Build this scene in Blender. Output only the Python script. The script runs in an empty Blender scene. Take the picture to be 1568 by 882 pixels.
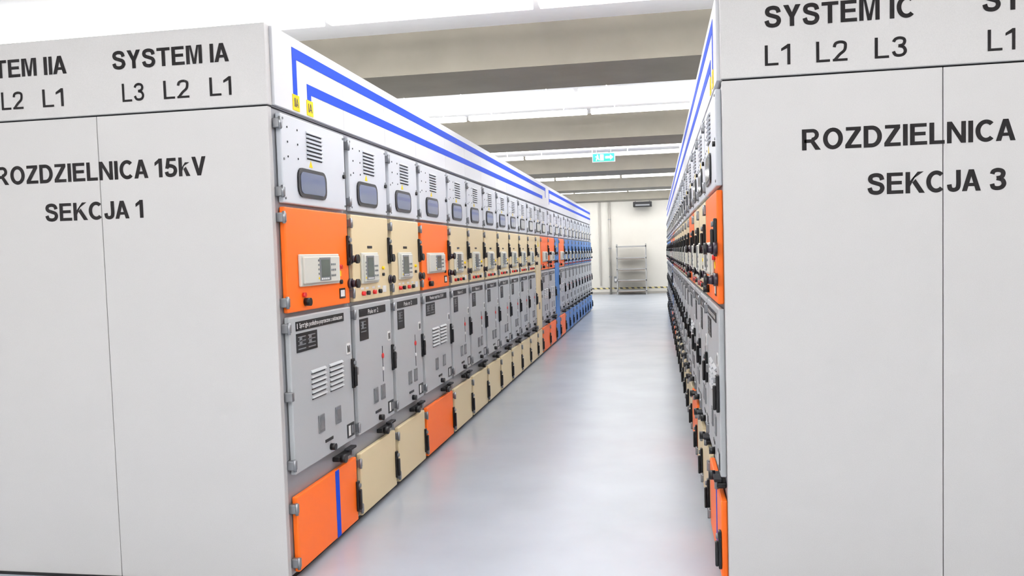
import bpy, bmesh, math, random
from mathutils import Matrix, Vector
random.seed(4)
sc=bpy.context.scene
try:
    sc.view_settings.view_transform='Standard'
    sc.view_settings.look='None'
except Exception: pass
sc.view_settings.exposure=-0.36

def lin(c):
    return tuple(((v/255)/12.92 if v/255<=0.04045 else ((v/255+0.055)/1.055)**2.4) for v in c)+(1,)

MATS={}
def mat(name,rgb,rough=0.45,metal=0.0,emit=0,noise=0.0,nscale=40,bump=0.0,bscale=200,spec=0.5,coat=0):
    if name in MATS: return MATS[name]
    m=bpy.data.materials.new(name); m.use_nodes=True
    nt=m.node_tree; b=nt.nodes['Principled BSDF']
    col=lin(rgb)
    b.inputs['Base Color'].default_value=col
    b.inputs['Roughness'].default_value=rough
    b.inputs['Metallic'].default_value=metal
    b.inputs['Specular IOR Level'].default_value=spec
    if coat: b.inputs['Coat Weight'].default_value=coat
    tc=nt.nodes.new('ShaderNodeTexCoord')
    if noise:
        n=nt.nodes.new('ShaderNodeTexNoise'); n.inputs['Scale'].default_value=nscale
        n.inputs['Detail'].default_value=4
        nt.links.new(tc.outputs['Object'],n.inputs['Vector'])
        r=nt.nodes.new('ShaderNodeValToRGB')
        r.color_ramp.elements[0].position=0.3; r.color_ramp.elements[1].position=0.7
        r.color_ramp.elements[0].color=tuple(max(0,c*(1-noise)) for c in col[:3])+(1,)
        r.color_ramp.elements[1].color=tuple(min(1,c*(1+noise)) for c in col[:3])+(1,)
        nt.links.new(n.outputs['Fac'],r.inputs['Fac'])
        nt.links.new(r.outputs['Color'],b.inputs['Base Color'])
    if bump:
        n2=nt.nodes.new('ShaderNodeTexNoise'); n2.inputs['Scale'].default_value=bscale
        nt.links.new(tc.outputs['Object'],n2.inputs['Vector'])
        bp=nt.nodes.new('ShaderNodeBump'); bp.inputs['Strength'].default_value=bump; bp.inputs['Distance'].default_value=0.002
        nt.links.new(n2.outputs['Fac'],bp.inputs['Height'])
        nt.links.new(bp.outputs['Normal'],b.inputs['Normal'])
    if emit:
        b.inputs['Emission Color'].default_value=col
        b.inputs['Emission Strength'].default_value=emit
    MATS[name]=m; return m

PANEL=mat('silver_panel_paint',(198,196,196),0.42,0.15,noise=0.04,nscale=300,bump=0.15,bscale=600)
FRAME=mat('frame_grey',(150,152,157),0.4,0.3)
WHITE=mat('upper_door_paint',(210,214,221),0.4)
FASC=mat('fascia_paint',(224,225,230),0.4)
GREY=mat('lower_door_grey',(178,181,184),0.45,noise=0.02,nscale=200)
CREAM=mat('cream_paint',(226,208,168),0.45)
ORANGE=mat('orange_paint',(246,110,28),0.45,spec=0.35)
BLUE=mat('blue_paint',(44,108,176),0.45,spec=0.35)
STRIPE=mat('blue_stripe_vinyl',(12,64,188),0.6,spec=0.15)
BLACK=mat('black_plastic',(16,16,19),0.4,spec=0.35)
DARK=mat('dark_gap',(34,34,38),0.7,spec=0.2)
MIDG=mat('mid_grey_plastic',(112,114,118),0.5)
HINGE=mat('hinge_metal',(140,142,146),0.35,0.7)
RELAY=mat('relay_housing',(212,212,203),0.45)
SCREEN=mat('relay_screen',(80,92,88),0.25)
GLASS=mat('viewing_glass',(104,112,130),0.15,0.3,coat=0.3)
YEL=mat('yellow_label',(240,208,30),0.6,spec=0.2)
RED=mat('red_button',(200,25,25),0.35)
LAB=mat('white_label',(235,235,235),0.5)
KNOB=mat('dark_knob',(42,32,44),0.3)
TXT=mat('dark_lettering',(34,32,33),0.7,spec=0.12)

def mk_text(s,off=0.0,font_space=1.0):
    cu=bpy.data.curves.new('tmp','FONT'); cu.body=s; cu.size=1; cu.offset=off; cu.space_character=font_space
    cu.resolution_u=4
    o=bpy.data.objects.new('tmp',cu); sc.collection.objects.link(o)
    dg=bpy.context.evaluated_depsgraph_get(); dg.update()
    me=o.evaluated_get(dg).to_mesh()
    vs=[v.co.copy() for v in me.vertices]; fs=[tuple(p.vertices) for p in me.polygons]
    o.evaluated_get(dg).to_mesh_clear()
    bpy.data.objects.remove(o); bpy.data.curves.remove(cu)
    x0=min(v.x for v in vs);x1=max(v.x for v in vs);y0=min(v.y for v in vs);y1=max(v.y for v in vs)
    return [((v.x-x0)/(x1-x0),(v.y-y0)/(y1-y0)) for v in vs],fs,(x1-x0)/(y1-y0)

# ---- grotesque block lettering built from strokes and polygons (cap height = 1)
def crom(P,n=5):
    out=[]
    Q=[P[0]]+list(P)+[P[-1]]
    for i in range(1,len(Q)-2):
        p0,p1,p2,p3=Q[i-1],Q[i],Q[i+1],Q[i+2]
        for k in range(n):
            t=k/n
            out.append(tuple(0.5*((2*p1[j])+(-p0[j]+p2[j])*t+(2*p0[j]-5*p1[j]+4*p2[j]-p3[j])*t*t+(-p0[j]+3*p1[j]-3*p2[j]+p3[j])*t**3) for j in(0,1)))
    out.append(tuple(P[-1])); return out
def ell(cx,cy,rx,ry,a0,a1,n=22):
    return [(cx+rx*math.cos(math.radians(a0+(a1-a0)*k/n)),cy+ry*math.sin(math.radians(a0+(a1-a0)*k/n))) for k in range(n+1)]
def stroke(P,t,closed=False):
    n=len(P);L_=[];R_=[]
    for i in range(n):
        if closed: a,b,c=P[i-1],P[i],P[(i+1)%n]
        else: a=P[i-1] if i>0 else None; b=P[i]; c=P[i+1] if i<n-1 else None
        def nrm(p,q):
            d=Vector((q[0]-p[0],q[1]-p[1])); d.normalize(); return Vector((-d.y,d.x))
        if a is None: m=nrm(b,c); s=1
        elif c is None: m=nrm(a,b); s=1
        else:
            n1=nrm(a,b);n2=nrm(b,c); m=(n1+n2).normalized(); s=1/max(0.4,m.dot(n1))
        L_.append((b[0]+m.x*t/2*s,b[1]+m.y*t/2*s)); R_.append((b[0]-m.x*t/2*s,b[1]-m.y*t/2*s))
    out=[]
    for i in range(n if closed else n-1):
        j=(i+1)%n
        out.append([L_[i],R_[i],R_[j],L_[j]])
    return out
def glyph(ch,t):
    h=t/2; bx=lambda x0,x1,y0,y1:[(x0,y0),(x1,y0),(x1,y1),(x0,y1)]
    e=t*0.88; q=e/2
    if ch=='I': return [bx(0,t,0,1)],t
    if ch=='L': return [bx(0,t,0,1),bx(t,.60,0,e)],.60
    if ch=='T': return [bx(0,.70,1-e,1),bx(.35-h,.35+h,0,1-e)],.70
    if ch=='E': return [bx(0,t,0,1),bx(t,.66,1-e,1),bx(t,.62,.52-q,.52+q),bx(t,.68,0,e)],.68
    if ch=='Y': return [[(0,1),(.37-h,.42),(.37+h,.42),(t*1.18,1)],[(.74,1),(.74-t*1.18,1),(.37-h,.42),(.37+h,.42)],bx(.37-h,.37+h,0,.42)],.74
    if ch=='M': return [bx(0,t*.95,0,1),bx(.84-t*.95,.84,0,1),[(t*.9,1),(.42-h*.9,0),(.42+h*.6,0),(t*1.45,1)],[(.84-t*.9,1),(.84-t*1.45,1),(.42-h*.6,0),(.42+h*.9,0)]],.84
    if ch=='A': return [[(0,0),(t*1.08,0),(.38+h*.9,1),(.38-h*1.1,1)],[(.76,0),(.38+h*1.1,1),(.38-h*.9,1),(.76-t*1.08,0)],bx(.17,.59,.22,.22+e*.9)],.76
    if ch=='Z': return [bx(.03,.64,1-e,1),bx(0,.66,0,e),[(0,e),(t*1.25,e),(.64,1-e),(.64-t*1.25,1-e)]],.66
    if ch=='N': return [bx(0,t*.95,0,1),bx(.74-t*.95,.74,0,1),[(0,1),(.74-t,0),(.74,0),(t,1)]],.74
    if ch=='K': return [bx(0,t,0,1),[(t,.32),(.50,1),(.50+t*1.3,1),(t,.58)],[(.27,.50),(.41,.66),(.79,0),(.79-t*1.22,0)]],.79
    if ch=='V': return [[(0,1),(.37-h,0),(.37+h,0),(t*1.08,1)],[(.74,1),(.74-t*1.08,1),(.37-h,0),(.37+h,0)]],.74
    if ch=='D': return stroke([(h,1-q),(.33,1-q)]+ell(.33,.5,.41-h,.5-q,80,-80,14)+[(.33,q),(h,q)],t,True),.74
    if ch=='O': return stroke(ell(.41,.5,.41-h,.515-h,0,360,28)[:-1],t,True),.82
    if ch=='C': return stroke(ell(.41,.5,.41-h,.515-h,46,314,26),t),.75
    if ch=='S': return stroke(crom([(.60,.68),(.53,.86),(.35,.92),(.16,.87),(.105,.73),(.17,.61),(.36,.53),(.55,.44),(.60,.28),(.52,.13),(.35,.08),(.15,.14),(.075,.33)]),t),.70
    if ch=='R': return [bx(0,t,0,1)]+stroke([(h,1-q),(.44,1-q)]+ell(.44,.715,.18,.285-q,80,-80,10)+[(.44,.43),(h,.43)],e)+[[(.30,.46),(.78-t*1.2,0),(.78,0),(.52,.42)]],.78
    if ch=='J': return stroke(crom([(.50,1),(.50,.7),(.50,.32),(.45,.14),(.31,.08),(.17,.14),(.13,.34)]),t),.60
    if ch=='1': return [bx(.40-t,.40,0,1),[(0,.80),(0,.80-t),(.40-t*.9,.74+.13-t*.5),(.40-.03,1),(.40-t*.8,1)]],.44
    if ch=='2': return stroke(crom([(h,.68),(.13,.86),(.33,.92),(.52,.86),(.64-h-.02,.70),(.50,.50),(.30,.32),(.10,.08)]),t)+[bx(0,.64,0,e)],.64
    if ch=='3': return stroke(crom([(h,.74),(.15,.87),(.31,.92),(.48,.87),(.53,.74),(.46,.59),(.27,.54)]),t)+stroke(crom([(.27,.54),(.48,.47),(.56,.29),(.48,.13),(.30,.08),(.14,.13),(h*.9,.29)]),t),.65
    if ch=='5': return [bx(.14,.60,1-e,1),[(.12,1),(.12+t*.9,1),(.08+t*.8,.46),(.03,.44)]]+stroke(crom([(h,.47),(.2,.575),(.34,.58),(.51,.49),(.56,.32),(.48,.14),(.30,.08),(.14,.13),(h*.9,.28)]),t),.65
    if ch=='k': return [bx(0,t*.95,0,1),[(t*.9,.24),(.34,.73),(.34+t*1.25,.73),(t*.9,.47)],[(.24,.38),(.38,.50),(.60,0),(.60-t*1.15,0)]],.60
    return [],.32
def sign_text(s,t):
    polys=[];x=0
    for k,ch in enumerate(s):
        ps,w=glyph(ch,t)
        for p in ps: polys.append([(a+x,b) for a,b in p])
        nx=s[k+1] if k+1<len(s) else ''
        gap=0 if ch==' ' else (.09 if t>.15 else .12)
        if nx=='A' or ch=='A': gap*=0.4
        if ch=='K' or nx=='J': gap*=0.6
        x+=w+gap
    xm=max(a for p in polys for a,b in p); x0=min(a for p in polys for a,b in p)
    return [[((a-x0)/(xm-x0),b) for a,b in p] for p in polys]

class MB:
    def __init__(s): s.v=[];s.f=[];s.m=[];s.mats=[];s.sm=[]
    def mi(s,m):
        if m not in s.mats: s.mats.append(m)
        return s.mats.index(m)
    def add(s,vs,fs,m,smooth=False):
        o=len(s.v); s.v+= [tuple(v) for v in vs]; k=s.mi(m)
        for f in fs: s.f.append(tuple(i+o for i in f)); s.m.append(k); s.sm.append(smooth)
    def box(s,x0,x1,y0,y1,z0,z1,m,bev=0):
        if bev<=0:
            vs=[(x,y,z) for x in(x0,x1) for y in(y0,y1) for z in(z0,z1)]
            fs=[(0,1,3,2),(4,6,7,5),(0,4,5,1),(2,3,7,6),(0,2,6,4),(1,5,7,3)]
            s.add(vs,fs,m);return
        bm=bmesh.new(); bmesh.ops.create_cube(bm,size=1)
        for v in bm.verts:
            v.co=Vector(((x0+x1)/2+v.co.x*(x1-x0),(y0+y1)/2+v.co.y*(y1-y0),(z0+z1)/2+v.co.z*(z1-z0)))
        bmesh.ops.bevel(bm,geom=bm.edges[:],offset=bev,segments=2,affect='EDGES',profile=0.5)
        bm.verts.index_update()
        s.add([v.co for v in bm.verts],[tuple(v.index for v in f.verts) for f in bm.faces],m); bm.free()
    def poly(s,pts,w0,w1,m,axis='x'):
        n=len(pts)
        vs=[(w0,p[0],p[1]) for p in pts]+[(w1,p[0],p[1]) for p in pts]
        fs=[tuple(range(n-1,-1,-1)),tuple(range(n,2*n))]+[(i,(i+1)%n,(i+1)%n+n,i+n) for i in range(n)]
        if axis=='y': vs=[(a,w,b) for (w,a,b) in vs]
        s.add(vs,fs,m)
    def rrect(s,y0,y1,z0,z1,w0,w1,r,m,axis='x'):
        pts=[]
        for cx,cz,a0 in((y1-r,z1-r,0),(y0+r,z1-r,90),(y0+r,z0+r,180),(y1-r,z0+r,270)):
            for k in range(5):
                a=math.radians(a0+k*22.5); pts.append((cx+r*math.cos(a),cz+r*math.sin(a)))
        s.poly(pts,w0,w1,m,axis)
    def cyl(s,c,ax,r,l,m,n=14,r2=None):
        r2=r if r2 is None else r2
        ax=Vector(ax).normalized(); q=ax.to_track_quat('Z','Y')
        vs=[]
        for h,rr in((0,r),(l,r2)):
            for i in range(n):
                a=2*math.pi*i/n
                vs.append(Vector(c)+q@Vector((rr*math.cos(a),rr*math.sin(a),h)))
        s.add(vs,[(i,(i+1)%n,(i+1)%n+n,i+n) for i in range(n)],m,True)
        o=len(s.v)-2*n;k=s.mi(m)
        s.f.append(tuple(range(o+n-1,o-1,-1)));s.m.append(k);s.sm.append(False)
        s.f.append(tuple(range(o+n,o+2*n)));s.m.append(k);s.sm.append(False)
    def text(s,t,a0,a1,z0,z1,w,m,off=0.0,plane='x'):
        vs,fs,asp=mk_text(t,off)
        if plane=='x': P=[(w,a0+x*(a1-a0),z0+y*(z1-z0)) for x,y in vs]
        else: P=[(a0+x*(a1-a0),w,z0+y*(z1-z0)) for x,y in vs]
        s.add(P,fs,m)
    def sign(s,t,a0,a1,z0,z1,w,m,th,plane='y'):
        for i,p in enumerate(sign_text(t,th)):
            ww=w-0.00002*(i%7) if plane=='y' else w+0.00002*(i%7)
            if plane=='y': P=[(a0+x*(a1-a0),ww,z0+y*(z1-z0)) for x,y in p]
            else: P=[(ww,a0+x*(a1-a0),z0+y*(z1-z0)) for x,y in p]
            s.add(P,[tuple(range(len(P)))],m)
    def mesh(s,name):
        me=bpy.data.meshes.new(name); me.from_pydata(s.v,[],s.f)
        for m in s.mats: me.materials.append(m)
        me.polygons.foreach_set('material_index',s.m)
        me.polygons.foreach_set('use_smooth',s.sm)
        me.update(); return me
    def obj(s,name,loc=(0,0,0),rz=0):
        return place(s.mesh(name),name,loc,rz)
def place(me,name,loc=(0,0,0),rz=0,parent=None):
    o=bpy.data.objects.new(name,me); o.location=loc; o.rotation_euler=(0,0,rz)
    sc.collection.objects.link(o)
    if parent: o.parent=parent
    return o

# ---------------------------------------------------------------- cabinet bays
def louver(b,u0,u1,z0,z1,n,w,m):
    st=(z1-z0)/n
    for i in range(n):
        z=z0+i*st
        pr=[(w,z+st*0.25),(w+0.010,z+st*0.30),(w+0.010,z+st*0.42),(w,z+st*0.85)]
        vs=[(p[0],u0,p[1]) for p in pr]+[(p[0],u1,p[1]) for p in pr]
        b.add(vs,[(0,1,2,3),(7,6,5,4),(1,5,6,2),(2,6,7,3),(0,4,5,1)],m)
        b.box(w,w+0.0015,u0+0.004,u1-0.004,z+0.0*st,z+st*0.34,DARK)

def handle(b,u,z0,z1,w):
    b.box(w,w+0.014,u-0.016,u+0.016,z0,z1,BLACK,0.004)
    b.box(w+0.014,w+0.028,u-0.012,u+0.012,z0+0.01,z0+(z1-z0)*0.72,BLACK,0.005)
    b.cyl((w+0.014,u,z1-0.025),(1,0,0),0.012,0.01,MIDG)

def hinges(b,z0,z1):
    for z in(z0+0.05,z1-0.05):
        b.box(0.0,0.042,0.006,0.034,z-0.022,z+0.022,HINGE,0.004)
        b.cyl((0.038,0.012,z-0.028),(0,0,1),0.008,0.056,HINGE,8)

def stripes(b,W,st,w):
    A=(2.460,2.512);B=(2.320,2.369)
    t=0.0015
    def hs(u0,u1,z): b.box(w,w+t,u0,u1,z[0],z[1],STRIPE)
    def vsn(u0,z0,z1): b.box(w,w+t*0.9,u0,u0+0.046,z0,z1,STRIPE)
    def tag(u,txt):
        b.box(w,w+0.003,u-0.012,u+0.062,2.215,2.29,YEL)
        b.sign(txt,u+0.002,u+0.048,2.232,2.274,w+0.004,BLACK,0.16,'x')
    if st=='full': hs(0,W,A);hs(0,W,B)
    elif st=='start':
        hs(0.20,W,A); vsn(0.20,2.28,2.48); tag(0.20,'IIA')
        hs(0.36,W,B); vsn(0.36,2.28,2.34); tag(0.36,'IA')
    elif st=='startr':
        hs(0,W-0.18,A); vsn(W-0.226,2.28,2.48); tag(W-0.226,'IIC')
        hs(0,W-0.34,B); vsn(W-0.386,2.28,2.34); tag(W-0.386,'IC')
    elif st=='end':
        hs(0,W*0.9,A); vsn(W*0.9-0.046,2.36,2.48); hs(0,W*0.45,B)
    elif st=='gap':
        hs(0.3,W,A); hs(0.3,W,B); vsn(0.3,2.28,2.48)

cache={}
def bay(W,col,kind,st):
    key=(round(W,3),col.name,kind,st)
    if key in cache: return cache[key]
    b=MB()
    D=1.69
    b.box(-D,0,0.001,W-0.001,0.03,2.195,FRAME)
    b.box(-D+0.02,-0.012,0.002,W-0.002,0.0,0.03,BLACK)
    b.box(-D,0.006,0.001,W-0.001,2.2,2.555,FRAME)
    b.box(0.006,0.024,0.0015,W-0.0015,2.207,2.56,FASC,0.002)
    stripes(b,W,st,0.024)
    u0,u1=0.036,W-0.028
    w0,w1=0.003,0.030
    wide=W>0.8
    # upper (instrument compartment) door
    b.box(w0,w1,u0,u1,1.768,2.178,WHITE,0.006)
    hinges(b,1.768,2.178)
    k=0.0 if wide else -0.05
    louver(b,0.31+k,0.50+k,1.995,2.135,7,w1,WHITE)
    for i in range(3):
        for j in range(2):
            b.cyl((w1,0.10+j*0.11,1.985+i*0.068),(1,0,0),0.005,0.002,DARK,8)
    for uu in(u0+0.02,u1-0.02):
        for zz in(1.79,1.97,2.155): b.cyl((w1,uu,zz),(1,0,0),0.006,0.003,MIDG,8)
    b.rrect(0.19+k,0.53+k,1.805,1.945,w1,w1+0.008,0.045,BLACK)
    b.rrect(0.212+k,0.508+k,1.823,1.927,w1+0.008,w1+0.010,0.032,GLASS)
    b.poly([(0.335+k,1.957),(0.375+k,1.957),(0.355+k,1.99)],w1,w1+0.002,YEL)
    b.cyl((w1,u1-0.03,1.95),(1,0,0),0.012,0.012,BLACK,10)
    if kind=='tall':
        b.box(w0,w1,u0,u1,0.41,1.755,col,0.006); hinges(b,0.41,1.755)
        handle(b,u1-0.03,0.95,1.12,w1)
        b.poly([(W/2-0.05,1.6),(W/2+0.05,1.6),(W/2,1.69)],w1,w1+0.002,YEL)
        b.text('!',W/2-0.006,W/2+0.006,1.615,1.66,w1+0.003,BLACK,0.02)
        b.box(w1,w1+0.002,W/2-0.08,W/2+0.08,1.45,1.5,BLACK)
        b.box(w1,w1+0.003,W/2-0.05,W/2+0.05,0.7,0.8,MIDG)
    else:
        b.box(w0,w1,u0,u1,1.258,1.75,col,0.006); hinges(b,1.258,1.75)
        r0,r1=(0.155,0.64) if wide else (0.15,0.43)
        z0,z1=(1.375,1.53) if wide else (1.355,1.535)
        b.box(w1,w1+0.014,r0,r1,z0,z1,RELAY,0.005)
        b.box(w1+0.012,w1+0.026,r0+0.02,r1-0.02,z0+0.012,z1-0.012,RELAY,0.005)
        if wide: s0,s1=0.365,0.475
        else: s0,s1=0.20,0.30
        wz=w1+0.026
        b.box(wz,wz+0.003,s0-0.012,s1+0.012,z0+0.022,z1-0.018,MIDG)
        b.box(wz+0.003,wz+0.004,s0,s1,z0+0.04,z1-0.028,SCREEN)
        for i in range(3):
            for j in range(3):
                b.cyl((wz,s1+0.03+j*0.022,z0+0.045+i*0.028),(1,0,0),0.006,0.003,MIDG,8)
        for i in range(5): b.box(wz,wz+0.002,s0-0.03,s0-0.02,z0+0.03+i*0.022,z0+0.04+i*0.022,YEL if i==0 else MIDG)
        for i in range(4): b.box(wz+0.003,wz+0.005,s0+i*0.026,s0+0.016+i*0.026,z0+0.026,z0+0.034,LAB)
        handle(b,u1-0.012,1.465,1.63,w1)
        sl=1.0 if wide else 0.6
        for z in(1.50,1.365):
            uu=u1-0.002 if z<1.45 else u1+0.004
            b.cyl((w1,uu,z),(1,0,0),0.028,0.018*sl,KNOB,16)
            b.cyl((w1+0.018*sl,uu,z),(1,0,0),0.021,0.026*sl,KNOB,16,0.018)
            b.cyl((w1+0.044*sl,uu,z),(1,0,0),0.025,0.014*sl,BLACK,16)
        if wide:
            b.cyl((w1,0.20,1.335),(1,0,0),0.012,0.015,RED)
            b.cyl((w1,0.22,1.30),(1,0,0),0.02,0.03,BLACK)
            b.box(w1,w1+0.003,0.66,0.74,1.29,1.345,BLACK); b.box(w1+0.003,w1+0.004,0.672,0.728,1.30,1.335,LAB)
            b.box(w1,w1+0.003,0.655,0.69,1.41,1.44,YEL); b.cyl((w1,0.68,1.46),(1,0,0),0.012,0.014,RED)
            b.cyl((w1,0.68,1.38),(1,0,0),0.012,0.012,BLACK)
        else:
            for i,(uu,mm) in enumerate(((0.17,RED),(0.25,BLACK),(0.36,RED),(0.46,BLACK))):
                b.box(w1,w1+0.002,uu-0.022,uu+0.022,1.322,1.334,LAB)
                b.cyl((w1,uu,1.30),(1,0,0),0.013,0.018,mm)
            b.box(w1,w1+0.003,0.53,0.59,1.29,1.33,LAB)
            b.cyl((w1,0.54,1.44),(1,0,0),0.01,0.012,YEL); b.cyl((w1,0.54,1.40),(1,0,0),0.01,0.012,BLACK)
            b.box(w1,w1+0.002,0.28,0.36,1.56,1.575,BLACK)
        # circuit-breaker compartment door
        b.box(w0,w1,u0,u1,0.50,1.238,GREY,0.006); hinges(b,0.50,1.238)
        b.box(0.0,0.042,0.006,0.034,0.848,0.892,HINGE,0.004)
        b.box(w1,w1+0.003,0.10,(0.70 if wide else 0.56),1.168,1.212,BLACK)
        if kind=='first': b.text('Sprzęgło podłużno-poprzeczne z odcinaczem',0.135,0.675,1.174,1.206,w1+0.004,LAB,0.012); b.text('1',0.107,0.115,1.178,1.203,w1+0.004,LAB)
        elif wide: b.text('Pomiar napięcia 15 kV',0.2,0.6,1.174,1.206,w1+0.004,LAB,0.012)
        else: b.text('Pole nr 2',0.24,0.42,1.176,1.203,w1+0.004,LAB,0.012)
        b.box(w1,w1+0.003,0.10,(0.34 if wide else 0.24),(1.065 if wide else 1.03),1.155,BLACK)
        for j in range(2 if wide else 1):
            for i in range(4):
                b.box(w1+0.003,w1+0.004,0.115+j*0.115,0.20+j*0.115,1.078+i*0.019,1.083+i*0.019,MIDG)
            b.box(w1+0.003,w1+0.004,0.13+j*0.11,0.16+j*0.11,1.10,1.135,MIDG)
        if wide:
            louver(b,0.25,0.43,0.815,0.965,6,w1,GREY); louver(b,0.48,0.66,0.815,0.965,6,w1,GREY)
        else:
            b.box(w1,w1+0.002,0.475,0.48,0.74,0.96,DARK)
            b.cyl((w1,0.478,0.90),(1,0,0),0.016,0.006,RED); b.cyl((w1,0.478,0.82),(1,0,0),0.012,0.006,LAB)
        for uu in((0.35,0.57) if wide else (0.33,0.46)):
            b.box(w1,w1+0.006,uu-0.036,uu+0.036,0.635,0.725,MIDG,0.002)
            b.box(w1+0.006,w1+0.007,uu-0.026,uu+0.026,0.65,0.712,HINGE)
        b.rrect(u1-0.085,u1-0.035,0.98,1.04,w1,w1+0.003,0.006,LAB)
        b.sign('M',u1-0.078,u1-0.042,0.99,1.028,w1+0.004,BLACK,0.2,'x')
        handle(b,u1-0.012,0.785,0.95,w1)
        b.cyl((w1,W*0.55,0.535),(1,0,0),0.018,0.028,BLACK); b.box(w1,w1+0.003,W*0.55-0.07,W*0.55+0.03,0.57,0.585,BLACK)
        b.box(w1,w1+0.003,u1-0.12,u1-0.02,0.525,0.60,BLACK); b.box(w1+0.003,w1+0.004,u1-0.105,u1-0.075,0.535,0.59,LAB)
        b.box(w1+0.003,w1+0.004,u1-0.06,u1-0.035,0.54,0.585,MIDG)
        # racking lever
        b.box(0.0,0.042,W-0.30,W-0.09,0.432,0.458,BLACK,0.006)
        b.cyl((0.038,W-0.27,0.445),(1,0,0),0.022,0.03,BLACK)
        b.box(0.02,0.055,W-0.18,W-0.08,0.462,0.476,DARK,0.004)
        b.cyl((0.042,W-0.12,0.425),(0,0.2,1),0.010,0.05,HINGE)
    b.box(w0,w1,u0,u1,0.038,0.395,col,0.006); hinges(b,0.038,0.395)
    handle(b,u1-0.012,0.09,0.26,w1)
    if kind=='first': b.box(w1,w1+0.0015,0.50,0.552,0.04,0.393,STRIPE)
    me=b.mesh('switchgear_bay_mesh'); cache[key]=me; return me

def row(side,start,lst):
    y=start
    for (W,col,kind,st) in lst:
        me=bay(W,col,kind,st)
        if side=='L': place(me,'switchgear_cabinet',(-1.71,y,0))
        else: place(me,'switchgear_cabinet',(0.285,y+W,0),math.pi)
        y+=W
    return y
O,C,B_=ORANGE,CREAM,BLUE
L=[(0.84,O,'first','start'),(0.7,C,'n','full'),(0.68,C,'n','full'),(0.84,O,'n','full')]
L+=[(0.7,C,'n','full')]*7
L+=[(0.53,C,'tall','full'),(0.84,O,'n','end'),(0.84,O,'n','gap'),(0.6,B_,'tall','full'),(0.84,O,'n','full')]
L+=[(0.7,B_,'n','full')]*9
endL=row('L',3.535,L)
R=[(0.84,O,'first','startr'),(0.7,C,'n','full'),(0.7,C,'n','full'),(0.84,O,'n','full')]
R+=[(0.7,C,'n','full')]*8+[(0.84,O,'n','full'),(0.84,O,'n','full'),(0.6,B_,'tall','full'),(0.84,O,'n','full')]
R+=[(0.7,B_,'n','full')]*8
endR=row('R',3.635,R)

# ---------------------------------------------------------------- end panels with lettering
def endpanel(xa,xb,seam,yf,texts):
    b=MB()
    t=0.035
    b.box(xa+0.004,xb-0.004,yf+0.008,yf+t,0.0,2.55,DARK)
    b.box(xa,seam-0.0015,yf,yf+0.02,0.012,2.197,PANEL,0.002)
    b.box(seam+0.0015,xb,yf,yf+0.02,0.012,2.197,PANEL,0.002)
    b.box(xa-0.004,xb+0.006,yf-0.012,yf+t-0.002,2.203,2.562,PANEL,0.003)
    for x in(xa,xb-0.012): b.box(x,x+0.012,yf+0.02,yf+t,0.012,2.197,PANEL,0.002)
    b.box(xa+0.01,xb-0.01,yf-0.006,yf+0.01,0,0.014,BLACK)
    for (s,a0,a1,z,h,th) in texts:
        up=z>2.2
        b.sign(s,a0,a1,z,z+h,(yf-0.0135 if up else yf-0.0012),TXT,th,'y')
    return b.obj('switchgear_end_panel')
BO=0.19; LO=0.135
endpanel(-3.42,-1.705,-2.56,3.50,[
 ('SYSTEM IA',-2.453,-1.873,2.402,0.083,BO),('SYSTEM IIA',-3.30,-2.69,2.402,0.083,BO),
 ('L3',-2.411,-2.300,2.253,0.083,LO),('L2',-2.202,-2.075,2.253,0.083,LO),('L1',-1.974,-1.868,2.253,0.083,LO),
 ('L3',-3.27,-3.155,2.253,0.083,LO),('L2',-3.045,-2.928,2.253,0.083,LO),('L1',-2.825,-2.715,2.253,0.083,LO),
 ('ROZDZIELNICA 15kV',-3.115,-2.018,1.902,0.086,BO),('SEKCJA 1',-2.857,-2.344,1.72,0.083,BO)])
endpanel(0.28,1.995,1.14,3.60,[
 ('SYSTEM IC',0.453,1.028,2.399,0.086,BO),('SYSTEM IIC',1.28,1.89,2.399,0.086,BO),
 ('L1',0.453,0.554,2.245,0.083,LO),('L2',0.655,0.776,2.245,0.083,LO),('L3',0.88,1.002,2.245,0.083,LO),
 ('L1',1.30,1.40,2.245,0.083,LO),('L2',1.50,1.62,2.245,0.083,LO),('L3',1.72,1.84,2.245,0.083,LO),
 ('ROZDZIELNICA 15kV',0.598,1.698,1.893,0.086,BO),('SEKCJA 3',0.852,1.374,1.70,0.086,BO)])

# ---------------------------------------------------------------- room shell
FLOOR=mat('epoxy_floor',(170,176,186),0.27,noise=0.05,nscale=1.8,bump=0.08,bscale=14,spec=0.5)
WALL=mat('wall_paint',(218,215,207),0.8,noise=0.02,nscale=3)
CEIL=mat('ceiling_white',(252,252,252),0.9,noise=0.015,nscale=12)
BEAM=mat('beam_concrete',(146,140,128),0.85,noise=0.06,nscale=3)
X0,X1,Y0,Y1,ZC=-6.0,4.6,-7.0,29.2,3.45
def slab(name,x0,x1,y0,y1,z0,z1,m):
    b=MB(); b.box(x0,x1,y0,y1,z0,z1,m); return b.obj(name)
slab('floor',X0,X1,Y0,Y1,-0.1,0,FLOOR)
slab('ceiling',X0,X1,Y0,Y1,ZC,ZC+0.1,CEIL)
slab('wall_back',X0,X1,Y1,Y1+0.1,0,ZC,WALL)
slab('wall_front',X0,X1,Y0-0.1,Y0,0,ZC,WALL)
slab('wall_left',X0-0.1,X0,Y0,Y1,0,ZC,WALL)
slab('wall_right',X1,X1+0.1,Y0,Y1,0,ZC,WALL)
HS=3.1
edges=[-6.15+4.75*i for i in range(8)]
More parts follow.
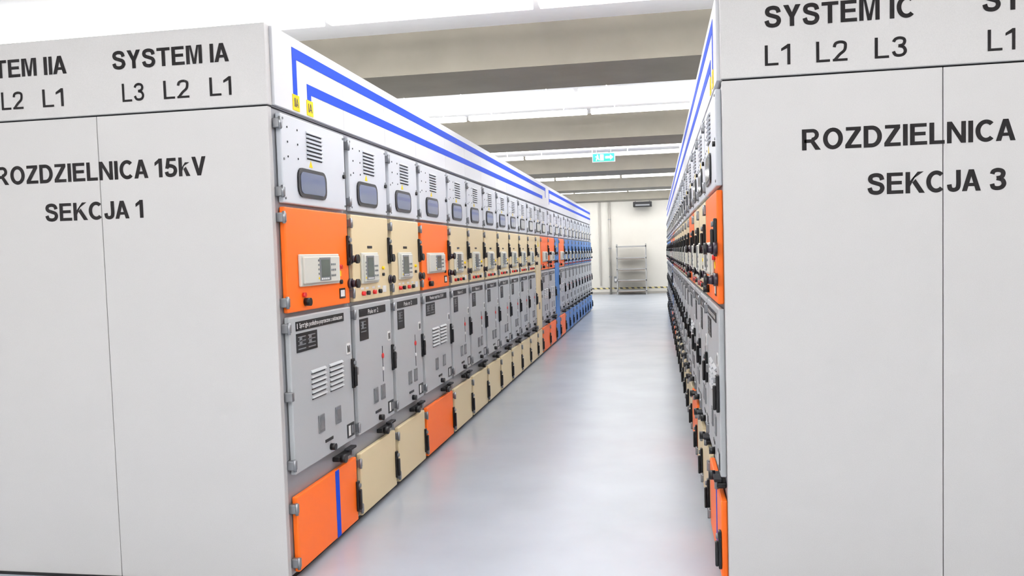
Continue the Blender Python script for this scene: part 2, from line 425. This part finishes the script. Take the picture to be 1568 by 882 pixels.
for e in edges:
    b=MB()
    e0=e-1.0
    pr=[(e0,HS),(e,HS),(e+0.06,ZC),(e0-0.06,ZC)]
    vs=[(X0,p[0],p[1]) for p in pr]+[(X1,p[0],p[1]) for p in pr]
    b.add(vs,[(3,2,1,0),(4,5,6,7),(0,1,5,4),(1,2,6,5),(2,3,7,6),(3,0,4,7)],BEAM)
    b.obj('ceiling_beam')

EMI=mat('lamp_diffuser',(255,253,250),0.5,emit=4)
HOUS=mat('lamp_housing',(240,240,240),0.4)
for e in edges:
  for dy,zl in ((0.9,3.22),(2.65,3.30)):  # second row in each bay is added to whiten the ceiling
    yl=e+dy
    if yl>Y1-0.3: continue
    b=MB()
    xa=-5.6
    while xa<4.1:
        b.box(xa,xa+1.55,yl-0.05,yl+0.05,zl,zl+0.03,EMI,0.006)
        b.box(xa,xa+1.55,yl-0.055,yl+0.055,zl-0.03,zl,EMI,0.006)
        for xx in(xa+0.3,xa+1.25): b.cyl((xx,yl,zl+0.03),(0,0,1),0.005,ZC-zl-0.03,HOUS,8)
        xa+=1.6
    b.obj('luminaire_and_fill_row')
    for rot,pw,zz in((0,56,zl-0.04),(math.pi,250,zl+0.035)):  # downward tube light, plus an upward fill lamp added to brighten the ceiling
        ld=bpy.data.lights.new('tube_and_fill_light','AREA'); ld.shape='RECTANGLE'; ld.size=9.6; ld.size_y=0.1
        ld.energy=pw; ld.color=(1.0,0.995,0.99)
        lo=bpy.data.objects.new('tube_and_fill_light',ld); lo.location=(-0.8,yl,zz); lo.rotation_euler=(rot,0,0)
        sc.collection.objects.link(lo)

# exit sign
GRN=mat('exit_green',(20,190,120),0.5,emit=1.2)
WEM=mat('exit_white',(225,255,240),0.5,emit=1.2)
b=MB()
ex,ey,ez=-0.85,14.0,3.075
b.box(ex-0.19,ex+0.19,ey,ey+0.05,ez-0.075,ez+0.075,HOUS,0.005)
b.box(ex-0.18,ex+0.18,ey-0.003,ey,ez-0.065,ez+0.065,GRN)
b.box(ex-0.06,ex+0.0,ey-0.005,ey-0.003,ez-0.05,ez+0.05,WEM)
b.poly([(ex+0.16,ez),(ex+0.11,ez+0.045),(ex+0.11,ez+0.018),(ex+0.03,ez+0.018),(ex+0.03,ez-0.018),(ex+0.11,ez-0.018),(ex+0.11,ez-0.045)],ey-0.005,ey-0.003,WEM,'y')
b.cyl((ex-0.10,ey-0.003,ez+0.04),(0,-1,0),0.012,0.003,WEM,10)
b.poly([(ex-0.13,ez-0.05),(ex-0.115,ez-0.05),(ex-0.10,ez-0.015),(ex-0.08,ez-0.045),(ex-0.068,ez-0.04),(ex-0.085,ez+0.0),(ex-0.085,ez+0.025),(ex-0.14,ez+0.018),(ex-0.14,ez+0.008),(ex-0.115,ez+0.01)],ey-0.005,ey-0.003,WEM,'y')
for xx in(ex-0.12,ex+0.12): b.cyl((xx,ey+0.025,ez+0.07),(0,0,1),0.005,ZC-ez-0.07,HOUS,8)
b.obj('exit_sign')

# shelving rack (open frame, posts and shelf trays)
CH=mat('rack_steel',(158,158,158),0.45,0.3)
BRD=mat('shelf_board',(92,78,66),0.6)
b=MB()
rx0,rx1,ry0,ry1=-1.38,-0.36,28.55,29.0
for x in(rx0,rx1-0.035):
    for y in(ry0,ry1-0.035): b.box(x,x+0.035,y,y+0.035,0,1.74,CH)
for z in(0.14,0.5,0.88,1.26,1.66):
    b.box(rx0,rx1,ry0,ry0+0.02,z-0.03,z+0.015,CH); b.box(rx0,rx1,ry1-0.02,ry1,z-0.03,z+0.015,CH)
    b.box(rx0,rx0+0.02,ry0,ry1,z-0.03,z+0.015,CH); b.box(rx1-0.02,rx1,ry0,ry1,z-0.03,z+0.015,CH)
    b.box(rx0+0.02,rx1-0.02,ry0+0.02,ry1-0.02,z-0.015,z,BRD)
    if z<1.6:
        b.box(rx0+0.06,rx1-0.06,ry0-0.004,ry0,z-0.045,z-0.022,BRD)
b.obj('metal_shelving_rack')

PIPE=mat('grey_pipe',(160,156,150),0.5)
b=MB(); b.cyl((-1.62,29.14,0.0),(0,0,1),0.035,ZC,PIPE)
for z in(0.6,1.6,2.6): b.box(-1.67,-1.57,29.1,29.2,z,z+0.03,HINGE)
b.obj('wall_pipe')
b=MB(); b.box(-1.99,-1.93,29.15,29.2,0.3,ZC,PIPE,0.004); b.obj('cable_trunking')
b=MB(); b.box(-1.5,-1.38,29.1,29.2,0.42,0.62,MIDG,0.01); b.box(-1.48,-1.40,29.09,29.1,0.45,0.55,LAB,0.003); b.obj('wall_socket_box')
b=MB(); b.box(-0.78,-0.14,28.7,29.1,3.0,3.17,BLACK,0.02); b.box(-0.70,-0.22,28.69,28.70,3.03,3.08,MIDG)
for xx in(-0.7,-0.22): b.cyl((xx,28.9,3.17),(0,0,1),0.01,ZC-3.17,HINGE,8)
b.obj('ceiling_ac_box')  # dark box hung from the ceiling, taken for an air-conditioning unit
HZ=bpy.data.materials.new('hazard_tape'); HZ.use_nodes=True
nt=HZ.node_tree; bs=nt.nodes['Principled BSDF']
tc=nt.nodes.new('ShaderNodeTexCoord'); sp=nt.nodes.new('ShaderNodeSeparateXYZ'); nt.links.new(tc.outputs['Object'],sp.inputs[0])
ad=nt.nodes.new('ShaderNodeMath');ad.operation='ADD';nt.links.new(sp.outputs[0],ad.inputs[0]);nt.links.new(sp.outputs[2],ad.inputs[1])
ml=nt.nodes.new('ShaderNodeMath');ml.operation='MULTIPLY';ml.inputs[1].default_value=5.0;nt.links.new(ad.outputs[0],ml.inputs[0])
fr=nt.nodes.new('ShaderNodeMath');fr.operation='FRACT';nt.links.new(ml.outputs[0],fr.inputs[0])
gt=nt.nodes.new('ShaderNodeMath');gt.operation='GREATER_THAN';gt.inputs[1].default_value=0.5;nt.links.new(fr.outputs[0],gt.inputs[0])
mx=nt.nodes.new('ShaderNodeMix');mx.data_type='RGBA';mx.inputs[6].default_value=lin((220,205,140));mx.inputs[7].default_value=lin((60,58,54))
nt.links.new(gt.outputs[0],mx.inputs[0]);nt.links.new(mx.outputs[2],bs.inputs['Base Color'])
slab('trim_1',X0+0.02,X1-0.02,29.19,29.2,0.18,0.23,HZ)
slab('baseboard_back',X0+0.01,X1-0.01,29.175,29.2,0,0.08,PIPE)

w=bpy.data.worlds.new('w'); sc.world=w; w.use_nodes=True
w.node_tree.nodes['Background'].inputs[0].default_value=(0.9,0.93,1,1); w.node_tree.nodes['Background'].inputs[1].default_value=0.3

cd=bpy.data.cameras.new('camera'); cam=bpy.data.objects.new('camera',cd); sc.collection.objects.link(cam)
R_=Vector((.98456,.17255,-.02935));U_=Vector((.0194,.05907,.99805));F_=Vector((-.17397,.98321,-.05481))
M=Matrix(((R_.x,U_.x,-F_.x,0),(R_.y,U_.y,-F_.y,0),(R_.z,U_.z,-F_.z,1.5),(0,0,0,1)))
cam.matrix_world=M
cd.sensor_width=36; cd.lens=36*1265/1568; cd.shift_y=18/1568; cd.clip_start=0.05
sc.camera=cam
